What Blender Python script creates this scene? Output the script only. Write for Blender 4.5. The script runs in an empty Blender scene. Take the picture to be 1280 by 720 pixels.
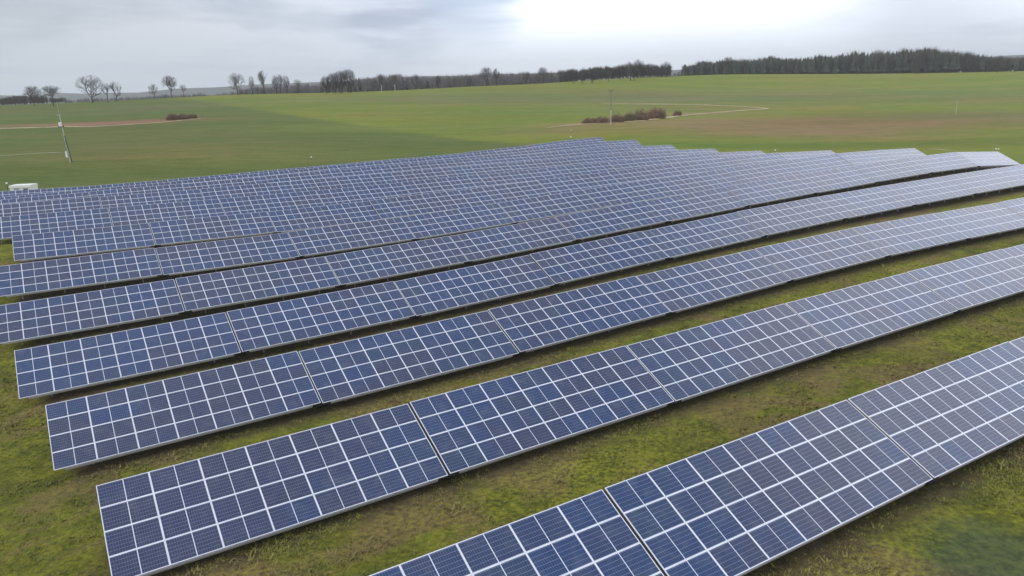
import bpy, bmesh, math, random
import numpy as np
from mathutils import Vector, Matrix, noise as mnoise

random.seed(7); rng = np.random.default_rng(7)
scene = bpy.context.scene
COL = scene.collection

# ------------------------------------------------------------------ camera
F_PX, PITCH, ROLL, CAM_H = 938.2, 0.2705, 0.0331, 16.44
cp, sp, cr, sr = math.cos(PITCH), math.sin(PITCH), math.cos(ROLL), math.sin(ROLL)
RIGHT = Vector((cr, -sr * sp, -sr * cp)); UP = Vector((sr, cr * sp, cr * cp)); FWD = Vector((0, cp, -sp))
cam_data = bpy.data.cameras.new('camera'); cam = bpy.data.objects.new('camera', cam_data); COL.objects.link(cam)
cam_data.sensor_width = 36; cam_data.lens = 36 * F_PX / 1280; cam_data.clip_start = .5; cam_data.clip_end = 12000
cam.matrix_world = Matrix(((RIGHT.x, UP.x, -FWD.x, 0), (RIGHT.y, UP.y, -FWD.y, 0), (RIGHT.z, UP.z, -FWD.z, CAM_H), (0, 0, 0, 1)))
scene.camera = cam

# ------------------------------------------------------------------ world, sun, exposure
SUN_AZ, SUN_EL = math.radians(-118), math.radians(40)      # azimuth clockwise from +Y
scene.view_settings.view_transform = 'Standard'; scene.view_settings.look = 'None'
scene.view_settings.exposure = 0.46; scene.view_settings.gamma = 1
world = bpy.data.worlds.new('World'); scene.world = world; world.use_nodes = True
nt = world.node_tree; N = nt.nodes; L = nt.links; N.clear()
def nd(nt_, t, **kw):
    n = nt_.nodes.new(t)
    for k, v in kw.items(): setattr(n, k, v)
    return n
def mth(nt_, op, a, b=None, c=None, clamp=False):
    n = nt_.nodes.new('ShaderNodeMath'); n.operation = op; n.use_clamp = clamp
    for i, v in enumerate((a, b, c)):
        if v is None: continue
        if isinstance(v, (int, float)): n.inputs[i].default_value = v
        else: nt_.links.new(v, n.inputs[i])
    return n.outputs[0]
def mixc(nt_, f, a, b, mode='MIX'):
    n = nt_.nodes.new('ShaderNodeMix'); n.data_type = 'RGBA'; n.blend_type = mode; n.clamp_result = False
    for s, v in ((n.inputs[0], f), (n.inputs[6], a), (n.inputs[7], b)):
        if isinstance(v, (int, float)): s.default_value = v
        elif isinstance(v, tuple): s.default_value = (*v, 1) if len(v) == 3 else v
        else: nt_.links.new(v, s)
    return n.outputs[2]
def mapr(nt_, v, a, b, c=0., d=1., smooth=True):
    n = nt_.nodes.new('ShaderNodeMapRange'); n.interpolation_type = 'SMOOTHSTEP' if smooth else 'LINEAR'
    nt_.links.new(v, n.inputs[0])
    for i, q in enumerate((a, b, c, d)): n.inputs[i + 1].default_value = q
    return n.outputs[0]
def noise(nt_, vec, scale, detail=3, rough=.5, dist=0.):
    n = nt_.nodes.new('ShaderNodeTexNoise'); nt_.links.new(vec, n.inputs['Vector'])
    n.inputs['Scale'].default_value = scale; n.inputs['Detail'].default_value = detail
    n.inputs['Roughness'].default_value = rough; n.inputs['Distortion'].default_value = dist
    return n.outputs[0]
sky = nd(nt, 'ShaderNodeTexSky', sky_type='NISHITA', sun_disc=False, sun_elevation=SUN_EL, sun_rotation=SUN_AZ)
tc = nd(nt, 'ShaderNodeTexCoord'); sep = nd(nt, 'ShaderNodeSeparateXYZ'); L.new(tc.outputs['Generated'], sep.inputs[0])
sx, sy, sz = sep.outputs
zz = mth(nt, 'ADD', mth(nt, 'MAXIMUM', sz, 0.), .10)
cmb = nd(nt, 'ShaderNodeCombineXYZ'); L.new(mth(nt, 'DIVIDE', sx, zz), cmb.inputs[0]); L.new(mth(nt, 'DIVIDE', sy, zz), cmb.inputs[1])
n1 = noise(nt, cmb.outputs[0], .42, 6, .55, .3)
n2 = noise(nt, tc.outputs['Generated'], 3.2, 4, .5, .4)
cl = mixc(nt, mapr(nt, n1, .43, .57), (3.7, 4.15, 5.2), (7.2, 7.45, 8.2))
cl = mixc(nt, mapr(nt, n2, .45, .65, 0, .4), cl, (7.9, 8.0, 8.4))
cl = mixc(nt, mapr(nt, sx, .0, -.60, 0, .7), cl, (4.7, 4.8, 4.75))           # heavier cloud deck to the west
def dirdot(px, py):
    d = (RIGHT * ((px - 640) / F_PX) + UP * ((360 - py) / F_PX) + FWD).normalized()
    n = nd(nt, 'ShaderNodeVectorMath', operation='DOT_PRODUCT'); L.new(tc.outputs['Generated'], n.inputs[0]); n.inputs[1].default_value = d
    return n.outputs['Value']
warp = mth(nt, 'MULTIPLY', mth(nt, 'SUBTRACT', n2, .5), .05)
cl = mixc(nt, mapr(nt, mth(nt, 'ADD', dirdot(800, -30), warp), .960, .998, 0, 1.), cl, (13.5, 13.7, 14.2))   # thin bright gap in the clouds
warp2 = mth(nt, 'MULTIPLY', mth(nt, 'SUBTRACT', n1, .5), .012)
cl = mixc(nt, mapr(nt, mth(nt, 'ADD', dirdot(592, -18), warp2), .9965, .9995, 0, .8), cl, (4.4, 5.2, 6.4))
cl = mixc(nt, mapr(nt, sz, .085, -.005, 0, .75), cl, (4.6, 5.25, 6.15))          # bluish band low over the horizon
brt = mapr(nt, dirdot(760, 60), .93, 1.0, 0, .8)
cl = mixc(nt, mth(nt, 'MULTIPLY', brt, mapr(nt, sz, .12, -.01)), cl, (7.6, 7.9, 8.6))
elev = mapr(nt, sz, .0, .62, .0, 1.)
cl = mixc(nt, 1., cl, mixc(nt, elev, (.66, .68, .74), (1.0, 1.0, 1.02)), 'MULTIPLY')      # an overcast sky is brighter overhead
eg = nd(nt, 'ShaderNodeVectorMath', operation='DOT_PRODUCT'); L.new(tc.outputs['Generated'], eg.inputs[0]); eg.inputs[1].default_value = Vector((.72, .56, .40)).normalized()
cl = mixc(nt, mapr(nt, eg.outputs['Value'], .86, .985, 0, .9), cl, (13., 13.4, 14.6))           # bright sky patch added out of view to whiten the right-hand panels' reflections
L_ = mixc(nt, .9, sky.outputs[0], cl)
bg = nd(nt, 'ShaderNodeBackground'); bg.inputs[1].default_value = .122; L.new(L_, bg.inputs[0])
wo = nd(nt, 'ShaderNodeOutputWorld'); L.new(bg.outputs[0], wo.inputs[0])
sl = bpy.data.lights.new('sun', 'SUN'); sl.energy = 1.15; sl.angle = math.radians(28); sl.color = (1, .96, .9)
so = bpy.data.objects.new('sun', sl); COL.objects.link(so)
sd = Vector((math.sin(SUN_AZ) * math.cos(SUN_EL), math.cos(SUN_AZ) * math.cos(SUN_EL), math.sin(SUN_EL)))
so.rotation_euler = sd.to_track_quat('Z', 'Y').to_euler(); so.location = (0, 0, 60)

# ------------------------------------------------------------------ helpers
def tag(o, label=None, cat=None, group=None, kind=None):
    if label: o['label'] = label
    if cat: o['category'] = cat
    if group: o['group'] = group
    if kind: o['kind'] = kind
    return o
def empty(name, loc=(0, 0, 0)):
    o = bpy.data.objects.new(name, None); COL.objects.link(o); o.location = loc; o.empty_display_size = .2; return o
def link_mesh(name, me, parent=None):
    o = bpy.data.objects.new(name, me); COL.objects.link(o)
    if parent: o.parent = parent
    return o
def child(o, me_obj_name, me, M=None):
    c = link_mesh(me_obj_name, me, o)
    if M is not None: c.matrix_local = M
    return c
def copy_tree(o, parent=None):
    c = o.copy(); COL.objects.link(c)
    if parent: c.parent = parent
    for ch in list(o.children): copy_tree(ch, c)
    return c
class MB:
    def __init__(s): s.v = []; s.f = []; s.m = []
    def box(s, x0, x1, y0, y1, z0, z1, m=0):
        b = len(s.v)
        s.v += [(x, y, z) for z in (z0, z1) for y in (y0, y1) for x in (x0, x1)]
        for q in ((0, 2, 3, 1), (4, 5, 7, 6), (0, 1, 5, 4), (2, 6, 7, 3), (0, 4, 6, 2), (1, 3, 7, 5)):
            s.f.append(tuple(b + i for i in q)); s.m.append(m)
    def tube(s, a, c, r0, r1, n=6, m=0, cap=True):
        a = Vector(a); c = Vector(c); d = (c - a)
        if d.length < 1e-6: return
        d.normalize(); u = d.orthogonal().normalized(); w = d.cross(u); b = len(s.v)
        for P, r in ((a, r0), (c, r1)):
            for i in range(n):
                t = 2 * math.pi * i / n; q = P + u * (r * math.cos(t)) + w * (r * math.sin(t)); s.v.append((q.x, q.y, q.z))
        for i in range(n):
            j = (i + 1) % n; s.f.append((b + i, b + j, b + n + j, b + n + i)); s.m.append(m)
        if cap:
            s.f.append(tuple(b + n + i for i in range(n))); s.m.append(m)
            s.f.append(tuple(b + n - 1 - i for i in range(n))); s.m.append(m)
    def mesh(s, name, mats, smooth=False):
        me = bpy.data.meshes.new(name); me.from_pydata(s.v, [], s.f)
        for m in (mats if isinstance(mats, (list, tuple)) else [mats]): me.materials.append(m)
        if len(set(s.m)) > 1: me.polygons.foreach_set('material_index', s.m)
        if smooth: me.polygons.foreach_set('use_smooth', [True] * len(s.f))
        me.update(); return me
def mat(name, color=(.5, .5, .5), rough=.6, metal=0., var=0., vscale=3.):
    m = bpy.data.materials.new(name); m.use_nodes = True; t = m.node_tree
    b = t.nodes['Principled BSDF']; b.inputs['Roughness'].default_value = rough; b.inputs['Metallic'].default_value = metal
    b.inputs['Base Color'].default_value = (*color, 1)
    if var:
        g = t.nodes.new('ShaderNodeNewGeometry'); nz = noise(t, g.outputs['Position'], vscale, 4, .6)
        c0 = tuple(c * (1 - var) for c in color); c1 = tuple(min(1, c * (1 + var)) for c in color)
        t.links.new(mixc(t, mapr(t, nz, .3, .7), c0, c1), b.inputs['Base Color'])
    return m

# ------------------------------------------------------------------ layout of the array
TH, PITCH_V, V0, TILT, GAP = .5379, 11.9463, 13.4549, .4419, .1234
MW, MH = 1.755, 1.038; TL = 7 * MW + .12 + GAP; WID = 4 * MH + .06
E_ = Vector((math.cos(TH), math.sin(TH), 0)); N_ = Vector((-math.sin(TH), math.cos(TH), 0))
S = [13.49, -.70, -2.37, -4.02, -5.70, -5.75, -4.88, -7.94, -8.20, -8.88, -9.08, -9.85]
KR = [(-1, 5), (0, 7), (0, 9), (0, 11), (0, 11), (0, 11), (0, 10), (0, 10), (0, 10), (0, 10), (0, 10), (0, 10)]
# terrain height at each table joint, k = -1 .. 11
ZK = [
 [1.08, 1.04, .94, .78, .5, .3, .2, .1, 0, 0, 0, 0, 0],
 [-.51, .08, .11, .13, .19, .14, 0, -.1, -.2, -.2, -.2, -.2, -.2],
 [-1.48, -.75, -.64, -.52, -.27, -.01, .1, -.05, -.3, -.4, -.4, -.4, -.4],
 [-1.9, -1.08, -.97, -.85, -.55, -.15, .22, .43, .49, .46, .4, .3, .1],
 [-1.68, -.85, -.8, -.8, -.59, -.22, .18, .52, .77, .96, 1.08, .95, .1],
 [-.82, -.18, -.29, -.42, -.35, -.13, .16, .42, .63, .81, .9, .58, .1],
 [.17, .54, .31, .07, -.01, .05, .15, .24, .31, .35, .25, -.3, -.9],
 [.46, 1.02, .81, .51, .32, .24, .18, .1, .01, -.09, -.29, -.85, -1.3],
 [.42, .94, .81, .58, .43, .33, .21, .05, -.12, -.29, -.56, -1.15, -1.6],
 [-.24, .27, .26, .19, .18, .17, .11, -.01, -.15, -.25, -.41, -.95, -1.4],
 [-.96, -.67, -.66, -.61, -.48, -.36, -.32, -.34, -.34, -.25, -.13, -.4, -.8],
 [-.63, -1.0, -1.34, -1.46, -1.42, -1.35, -1.32, -1.32, -1.22, -.91, -.43, -.25, -.6]]

# ------------------------------------------------------------------ terrain
def pix(px, py, depth):
    """world point whose picture position is (px, py) at a given distance along the view axis"""
    return Vector((0, 0, CAM_H)) + (RIGHT * ((px - 640) / F_PX) + UP * ((360 - py) / F_PX) + FWD) * depth
ctrl = []
for r in range(12):
    for k in range(-1, 12):
        if r > 6 and k == 11: continue
        p = E_ * (S[r] + k * TL) + N_ * (V0 + r * PITCH_V + WID * math.cos(TILT) / 2); ctrl.append((p.x, p.y, ZK[r][k + 1]))
for px, py, d in [(0, 203, 176), (88, 203, 176), (0, 160, 300), (0, 144, 380), (0, 133.5, 450), (115, 128.5, 470), (120, 157, 300), (120, 180, 225), (210, 122.5, 520), (210, 150, 310),
                  (300, 118.5, 480), (300, 190, 188), (300, 160, 262), (300, 135, 370), (430, 116.5, 500), (430, 160, 262), (520, 112.5, 520), (640, 170, 232), (640, 150, 290), (640, 130, 380), (640, 115, 465), (607, 108, 520),
                  (763, 155, 250), (680, 104.5, 560), (760, 102.5, 545), (760, 128, 390), (800, 97, 600), (900, 170, 218), (900, 145, 300), (900, 120, 430), (900, 105, 540), (905, 93, 650),
                  (955, 136, 340), (1040, 92.5, 690), (1040, 120, 420), (1150, 91.5, 700), (1200, 160, 232), (1200, 140, 300), (1200, 120, 400), (1200, 105, 520), (1280, 89, 650), (1280, 105, 500), (1280, 125, 370), (1280, 160, 225), (1270, 188, 165)]:
    p = pix(px, py, d); ctrl.append((p.x, p.y, p.z))
for X, Y, Z in [(-120, 20, -1), (-60, -60, 0), (0, -80, .8), (0, 0, 1), (80, -60, 1), (160, 20, 0), (200, 120, 0), (-220, 100, 0), (-30, 12, .3), (-45, 30, -.8),
                (-600, 480, 6), (-420, 900, 0), (0, 950, 0), (420, 950, 4), (800, 900, 6), (900, 400, 2), (500, 0, 0), (-500, -100, 0), (0, -500, 0), (250, 1000, 4), (-250, 820, 2), (20, 760, 4), (280, 820, 8), (420, 560, 8), (500, 700, 10)]:
    ctrl.append((X, Y, Z))
ctrl = np.array(ctrl, float)
def tps_k(d2): return np.where(d2 > 1e-9, d2 * np.log(d2 + 1e-12), 0.)
SC = 100.
P_ = ctrl[:, :2] / SC; n_ = len(P_)
K = tps_k(((P_[:, None] - P_[None]) ** 2).sum(-1)) + np.eye(n_) * 2e-4
A = np.zeros((n_ + 3, n_ + 3)); A[:n_, :n_] = K; A[:n_, n_] = 1; A[:n_, n_ + 1:] = P_; A[n_:, :n_] = A[:n_, n_:].T
CW = np.linalg.solve(A, np.concatenate([ctrl[:, 2], np.zeros(3)]))
def hgt(X, Y):
    X = np.atleast_1d(np.asarray(X, float)); Y = np.atleast_1d(np.asarray(Y, float)); out = np.empty(X.shape); sh = X.shape
    Xf, Yf = X.ravel(), Y.ravel(); o = np.empty(Xf.shape)
    for i in range(0, len(Xf), 20000):
        q = np.stack([Xf[i:i + 20000], Yf[i:i + 20000]], 1) / SC
        qd = ((q[:, None] - P_[None]) ** 2).sum(-1)
        o[i:i + 20000] = tps_k(qd) @ CW[:n_] + CW[n_] + q @ CW[n_ + 1:]
    R = np.hypot(Xf, Yf); w = np.clip((R - 800) / 500, 0, 1); w = w * w * (3 - 2 * w)
    o = np.clip(o, -25, 30) * (1 - w) + w * (-6 - (R - 800) * .006)
    return o.reshape(sh)
def h1(x, y): return float(hgt(x, y)[0])
def at(px, py, dmax=1500.):
    """where the ray through a picture point meets the ground"""
    ds = np.concatenate([np.arange(15, 300, 1.), np.arange(300, dmax, 4.)])
    c = (RIGHT * ((px - 640) / F_PX) + UP * ((360 - py) / F_PX) + FWD)
    zs = CAM_H + c.z * ds; g = hgt(c.x * ds, c.y * ds); below = np.nonzero(zs <= g)[0]
    if len(below) == 0: return None
    i = below[0]; d = ds[i]
    if i > 0:
        a, b = zs[i - 1] - g[i - 1], zs[i] - g[i]; d = ds[i - 1] + (ds[i] - ds[i - 1]) * a / (a - b)
    x, y = c.x * d, c.y * d
    return Vector((x, y, h1(x, y)))
def atd(px, d):
    """ground point on the picture column px at a distance d along the view axis"""
    c = RIGHT * ((px - 640) / F_PX) + FWD; x, y = c.x * d, c.y * d
    for _ in range(2):
        z = h1(x, y); k = (z - CAM_H - c.z * d) / UP.z; x = c.x * d + UP.x * k; y = c.y * d + UP.y * k
    return Vector((x, y, h1(x, y)))

def axis(lo, hi, step, far, grow=1.09):
    a = list(np.arange(lo, hi + .01, step)); s = step; x = a[-1]
    while x < far: s *= grow; x += s; a.append(x)
    s = step; x = a[0]; b = []
    while x > -far: s *= grow; x -= s; b.append(x)
    return np.array(b[::-1] + a)
gx = axis(-150, 200, 2.2, 5500); gy = axis(-30, 320, 2.2, 5500)
GX, GY = np.meshgrid(gx, gy); GZ = hgt(GX, GY)
near = np.exp(-((GX / 260) ** 2 + ((GY - 120) / 260) ** 2))
GZ = GZ + near * .05 * np.sin(GX * .9 + 1.3 * np.sin(GY * .37)) * np.sin(GY * .8 + np.sin(GX * .5))
nx, ny = len(gx), len(gy)
verts = np.stack([GX.ravel(), GY.ravel(), GZ.ravel()], 1)
ii = (np.arange(ny - 1)[:, None] * nx + np.arange(nx - 1)[None]).ravel()
faces = np.stack([ii, ii + 1, ii + 1 + nx, ii + nx], 1)
gm = bpy.data.meshes.new('ground'); gm.vertices.add(len(verts)); gm.vertices.foreach_set('co', verts.ravel())
gm.loops.add(faces.size); gm.loops.foreach_set('vertex_index', faces.ravel())
gm.polygons.add(len(faces)); gm.polygons.foreach_set('loop_start', np.arange(len(faces)) * 4); gm.polygons.foreach_set('loop_total', np.full(len(faces), 4))
gm.polygons.foreach_set('use_smooth', np.ones(len(faces), bool)); gm.update(); gm.validate()
# crops: what grows where (base colour of each patch of field, in world coordinates)
vx, vy = verts[:, 0], verts[:, 1]
base = np.tile(np.array([.158, .200, .022]), (len(verts), 1))
def seg_line(pts):      # world polyline through picture points on the ground
    return [at(*p) for p in pts]
def side(poly, x, y):
    """signed distance to a polyline (positive = further away from the camera)"""
    best = np.full(x.shape, 1e9); sg = np.ones(x.shape)
    for i, (a, b) in enumerate(zip(poly[:-1], poly[1:])):
        dx, dy = b.x - a.x, b.y - a.y; l2 = dx * dx + dy * dy
        t = ((x - a.x) * dx + (y - a.y) * dy) / l2
        lo = -1e9 if i == 0 else 0; hi = 1e9 if i == len(poly) - 2 else 1
        tt = np.clip(t, lo, hi); d = np.hypot(x - a.x - tt * dx, y - a.y - tt * dy)
        s = np.sign(dx * (y - a.y) - dy * (x - a.x)); m = d < best
        best[m] = d[m]; sg[m] = s[m]
    return best * sg
def blob(px, py, rx, ry, col, w=1., p=1.):
    c = at(px, py); u = np.exp(-((((vx - c.x) / rx) ** 2 + ((vy - c.y) / ry) ** 2) ** p)) * w
    base[:] = base * (1 - u[:, None]) + np.array(col) * u[:, None]
dl = side(seg_line([(235, 124), (300, 134), (390, 148), (560, 172), (640, 179)]), vx, vy)
m = 1 / (1 + np.exp(np.clip(dl / .9, -30, 30)))
base = base * (1 - m[:, None]) + np.array([.100, .138, .028]) * m[:, None]
blob(120, 190, 60, 30, (.125, .150, .032), .6); blob(260, 195, 40, 18, (.135, .155, .032), .8); blob(60, 145, 110, 24, (.10, .150, .03), .6); blob(190, 135, 40, 30, (.125, .135, .05), .7)
blob(820, 122, 190, 55, (.135, .150, .062), .75); blob(560, 122, 90, 34, (.150, .170, .052), .7); blob(690, 140, 60, 26, (.135, .190, .030), .8)
blob(520, 160, 50, 16, (.15, .20, .03), .7); blob(950, 158, 44, 34, (.235, .165, .068), 1., 1.5); blob(1060, 165, 34, 26, (.19, .165, .06), .6)
blob(1150, 150, 70, 36, (.175, .145, .045), .95, 1.3); blob(1250, 145, 40, 30, (.16, .15, .05), .7); blob(1180, 120, 80, 60, (.135, .175, .045), .5)
blob(1210, 178, 60, 12, (.115, .165, .02), .9); blob(900, 182, 60, 7, (.11, .18, .02), .85); blob(690, 163, 22, 10, (.19, .165, .07), .6); blob(860, 136, 50, 8, (.20, .17, .08), .35)
blob(90, 155.5, 40, 7, (.26, .15, .075), .85); blob(165, 152.5, 20, 9, (.23, .125, .07), .9); blob(790, 153, 30, 7, (.26, .20, .09), .7); blob(870, 142, 30, 7, (.26, .19, .09), .7); blob(30, 157, 24, 3, (.25, .18, .09), .7)
U_ = vx * E_.x + vy * E_.y; V_ = vx * N_.x + vy * N_.y
top = V0 + 11 * PITCH_V + 9
def sst(a, lo, hi): t = np.clip((a - lo) / (hi - lo), 0, 1); return t * t * (3 - 2 * t)
rend = np.interp(V_, [V0, V0 + 3 * PITCH_V, V0 + 5 * PITCH_V, V0 + 7 * PITCH_V, top], [160, 150, 135, 124, 122])
site = sst(U_, -26, -20) * (1 - sst(U_ - rend, 0, 4)) * (1 - sst(V_, top - 2, top + 1))
site = np.maximum(site, (1 - sst(V_, 60, 90)) * (1 - sst(U_, 40, 80)) )
at_c = gm.attributes.new('crop', 'FLOAT_COLOR', 'POINT'); at_c.data.foreach_set('color', np.concatenate([base, np.ones((len(base), 1))], 1).ravel())
at_s = gm.attributes.new('site', 'FLOAT', 'POINT'); at_s.data.foreach_set('value', site)

def site_color(t, pos):
    """grass, moss, dead stalks and bare earth between the rows; pos is world position"""
    a = noise(t, pos, .16, 4, .6, .6); b = noise(t, pos, .75, 5, .65, .4); c = noise(t, pos, 4.5, 4, .7); e = noise(t, pos, .05, 3, .5)
    col = mixc(t, mapr(t, b, .34, .64), (.092, .104, .014), (.185, .190, .022))
    col = mixc(t, mapr(t, a, .46, .58, 0, .9), col, (.19, .142, .054))
    col = mixc(t, mapr(t, mth(t, 'ADD', b, mth(t, 'MULTIPLY', a, .5)), .86, 1.0, 0, .8), col, (.095, .052, .028))
    col = mixc(t, mapr(t, mth(t, 'ADD', c, mth(t, 'MULTIPLY', e, .5)), .74, .95, 0, .8), col, (.27, .27, .028))
    col = mixc(t, mapr(t, c, .52, .34, 0, .62), col, (.034, .046, .010))
    return col
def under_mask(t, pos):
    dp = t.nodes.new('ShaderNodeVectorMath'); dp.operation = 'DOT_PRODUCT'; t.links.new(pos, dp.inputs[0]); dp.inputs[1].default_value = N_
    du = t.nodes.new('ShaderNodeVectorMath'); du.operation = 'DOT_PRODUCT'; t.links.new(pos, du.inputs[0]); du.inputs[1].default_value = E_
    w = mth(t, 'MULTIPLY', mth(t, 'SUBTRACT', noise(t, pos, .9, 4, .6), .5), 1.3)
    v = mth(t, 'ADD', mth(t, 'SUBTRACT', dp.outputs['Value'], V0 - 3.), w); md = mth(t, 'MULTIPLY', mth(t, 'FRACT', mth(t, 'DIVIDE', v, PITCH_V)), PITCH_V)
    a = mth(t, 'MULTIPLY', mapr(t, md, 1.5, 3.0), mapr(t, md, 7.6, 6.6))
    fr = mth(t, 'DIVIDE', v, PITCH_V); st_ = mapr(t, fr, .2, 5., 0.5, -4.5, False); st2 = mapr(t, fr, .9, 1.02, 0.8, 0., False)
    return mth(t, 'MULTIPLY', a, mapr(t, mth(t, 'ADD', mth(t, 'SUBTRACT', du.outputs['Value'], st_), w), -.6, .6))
def ground_mat():
    m = bpy.data.materials.new('field_grass'); m.use_nodes = True; t = m.node_tree; b = t.nodes['Principled BSDF']
    b.inputs['Roughness'].default_value = .95; b.inputs['Specular IOR Level'].default_value = .15
    g = t.nodes.new('ShaderNodeNewGeometry'); pos = g.outputs['Position']
    ac = t.nodes.new('ShaderNodeAttribute'); ac.attribute_name = 'crop'; as_ = t.nodes.new('ShaderNodeAttribute'); as_.attribute_name = 'site'
    mp = t.nodes.new('ShaderNodeMapping'); mp.inputs['Rotation'].default_value = (0, 0, -.1); mp.inputs['Scale'].default_value = (.25, 1, 1); t.links.new(pos, mp.inputs[0])
    f1 = noise(t, mp.outputs[0], .05, 5, .6); f2 = noise(t, mp.outputs[0], .5, 4, .65); f3 = noise(t, pos, .012, 3, .5)
    fc = mixc(t, mapr(t, f1, .38, .64, 0, .9), ac.outputs[0], mixc(t, 1., ac.outputs[0], (1.32, 1.12, 1.5), 'MULTIPLY'))
    fc = mixc(t, mapr(t, f2, .40, .64, 0, .75), fc, mixc(t, 1., fc, (.70, .80, .66), 'MULTIPLY'))
    fc = mixc(t, mapr(t, f3, .45, .62, 0, .6), fc, mixc(t, 1., fc, (1.2, .92, 1.15), 'MULTIPLY'))
    rot = t.nodes.new('ShaderNodeMapping'); rot.inputs['Rotation'].default_value = (0, 0, .42); t.links.new(pos, rot.inputs[0]); sp_ = t.nodes.new('ShaderNodeSeparateXYZ'); t.links.new(rot.outputs[0], sp_.inputs[0])
    yy = mth(t, 'ADD', sp_.outputs[1], mth(t, 'MULTIPLY', noise(t, pos, .006, 2), 26.))
    tl_ = mth(t, 'ABSOLUTE', mth(t, 'SUBTRACT', mth(t, 'FRACT', mth(t, 'DIVIDE', yy, 21.)), .5)); tram = mth(t, 'MULTIPLY', mapr(t, tl_, .036, .012), mapr(t, noise(t, pos, .03, 2), .42, .58, 0, .5))
    fc = mixc(t, tram, fc, mixc(t, 1., fc, (.86, .78, .9), 'MULTIPLY'))
    f4 = noise(t, pos, 1.6, 4, .7); fc = mixc(t, mapr(t, f4, .35, .65, 0, .45), fc, mixc(t, 1., fc, (.72, .76, .7), 'MULTIPLY'))
    sc = site_color(t, pos)
    dm = t.nodes.new('ShaderNodeVectorMath'); dm.operation = 'DISTANCE'; t.links.new(pos, dm.inputs[0]); dm.inputs[1].default_value = at(1262, 708)
    sc = mixc(t, mapr(t, mth(t, 'ADD', dm.outputs['Value'], mth(t, 'MULTIPLY', noise(t, pos, .8, 3, .6), 2.)), 4.4, 2.4, 0, .72), sc, mixc(t, mapr(t, noise(t, pos, 3., 4, .7), .35, .65), (.034, .056, .034), (.085, .115, .055)))  # darker green patch in the ground colour around one spot
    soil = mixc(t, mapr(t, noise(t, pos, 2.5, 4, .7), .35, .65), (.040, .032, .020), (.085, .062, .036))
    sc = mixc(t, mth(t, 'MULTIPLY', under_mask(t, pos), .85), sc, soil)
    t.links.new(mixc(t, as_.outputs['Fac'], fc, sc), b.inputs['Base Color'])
    bp = t.nodes.new('ShaderNodeBump'); bp.inputs['Strength'].default_value = 1.; bp.inputs['Distance'].default_value = .2
    hh = mth(t, 'ADD', noise(t, pos, 3.2, 5, .7), mth(t, 'MULTIPLY', noise(t, pos, .7, 3, .5), 1.5)); t.links.new(hh, bp.inputs['Height']); t.links.new(bp.outputs[0], b.inputs['Normal'])
    return m
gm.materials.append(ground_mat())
ground = link_mesh('ground', gm); tag(ground, kind='structure')

# dirt tracks draped on the fields
def ribbon(name, pts, width, m):
    pts = [Vector((p.x, p.y, 0)) for p in pts]; dense = []
    for i in range(len(pts) - 1):
        p0 = pts[max(0, i - 1)]; p1 = pts[i]; p2 = pts[i + 1]; p3 = pts[min(len(pts) - 1, i + 2)]; n = max(3, int((p2 - p1).length / 2.5))
        for q in range(n):
            t = q / n; dense.append(.5 * ((2 * p1) + (-p0 + p2) * t + (2 * p0 - 5 * p1 + 4 * p2 - p3) * t * t + (-p0 + 3 * p1 - 3 * p2 + p3) * t ** 3))
    dense.append(pts[-1]); V = []; n = len(dense)
    for i, p in enumerate(dense):
        d = (dense[min(i + 1, n - 1)] - dense[max(i - 1, 0)]).normalized(); s = Vector((-d.y, d.x, 0))
        w = width * (.8 + .9 * mnoise.noise(p * .11) + .4 * mnoise.noise(p * .5)) * min(1, .25 + i / 6, .25 + (n - 1 - i) / 6)
        for q in (-1, -.33, .33, 1):
            P = p + s * (w * q / 2); V.append((P.x, P.y))
    V = np.array(V); Z = hgt(V[:, 0], V[:, 1]) + .10
    mb = MB(); mb.v = [(a, b, c) for (a, b), c in zip(V.tolist(), Z.tolist())]
    for i in range(n - 1):
        for q in range(3): mb.f.append((i * 4 + q, i * 4 + q + 1, i * 4 + q + 5, i * 4 + q + 4)); mb.m.append(0)
    o = link_mesh(name, mb.mesh(name, m, True)); tag(o, kind='structure'); return o
dirt = mat('pale_dirt', (.36, .27, .15), .95, var=.25, vscale=.6); chalk = mat('chalk_gravel', (.47, .49, .36), .9, var=.15, vscale=.5)
ribbon('dirt_track', seg_line([(-30, 161.5), (30, 160), (80, 158.6), (120, 158.2), (165, 155.5), (200, 153.2), (228, 150.5), (252, 148.2)]), 4.2, dirt)
ribbon('dirt_track', seg_line([(752, 129), (790, 130), (850, 130.6), (905, 132.2), (957, 135.6), (925, 138.4), (880, 142), (845, 145.5), (800, 151.2), (750, 154.0), (700, 157.6), (682, 160.5)]), 3.6, dirt)
ribbon('gravel_path', seg_line([(-30, 196.5), (0, 195.2), (30, 193), (60, 191.3), (79, 190.8)]), 1.3, chalk)
ribbon('gravel_path', seg_line([(1160, 187.3), (1172, 187.2), (1192, 188.6)]), .9, chalk)

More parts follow.
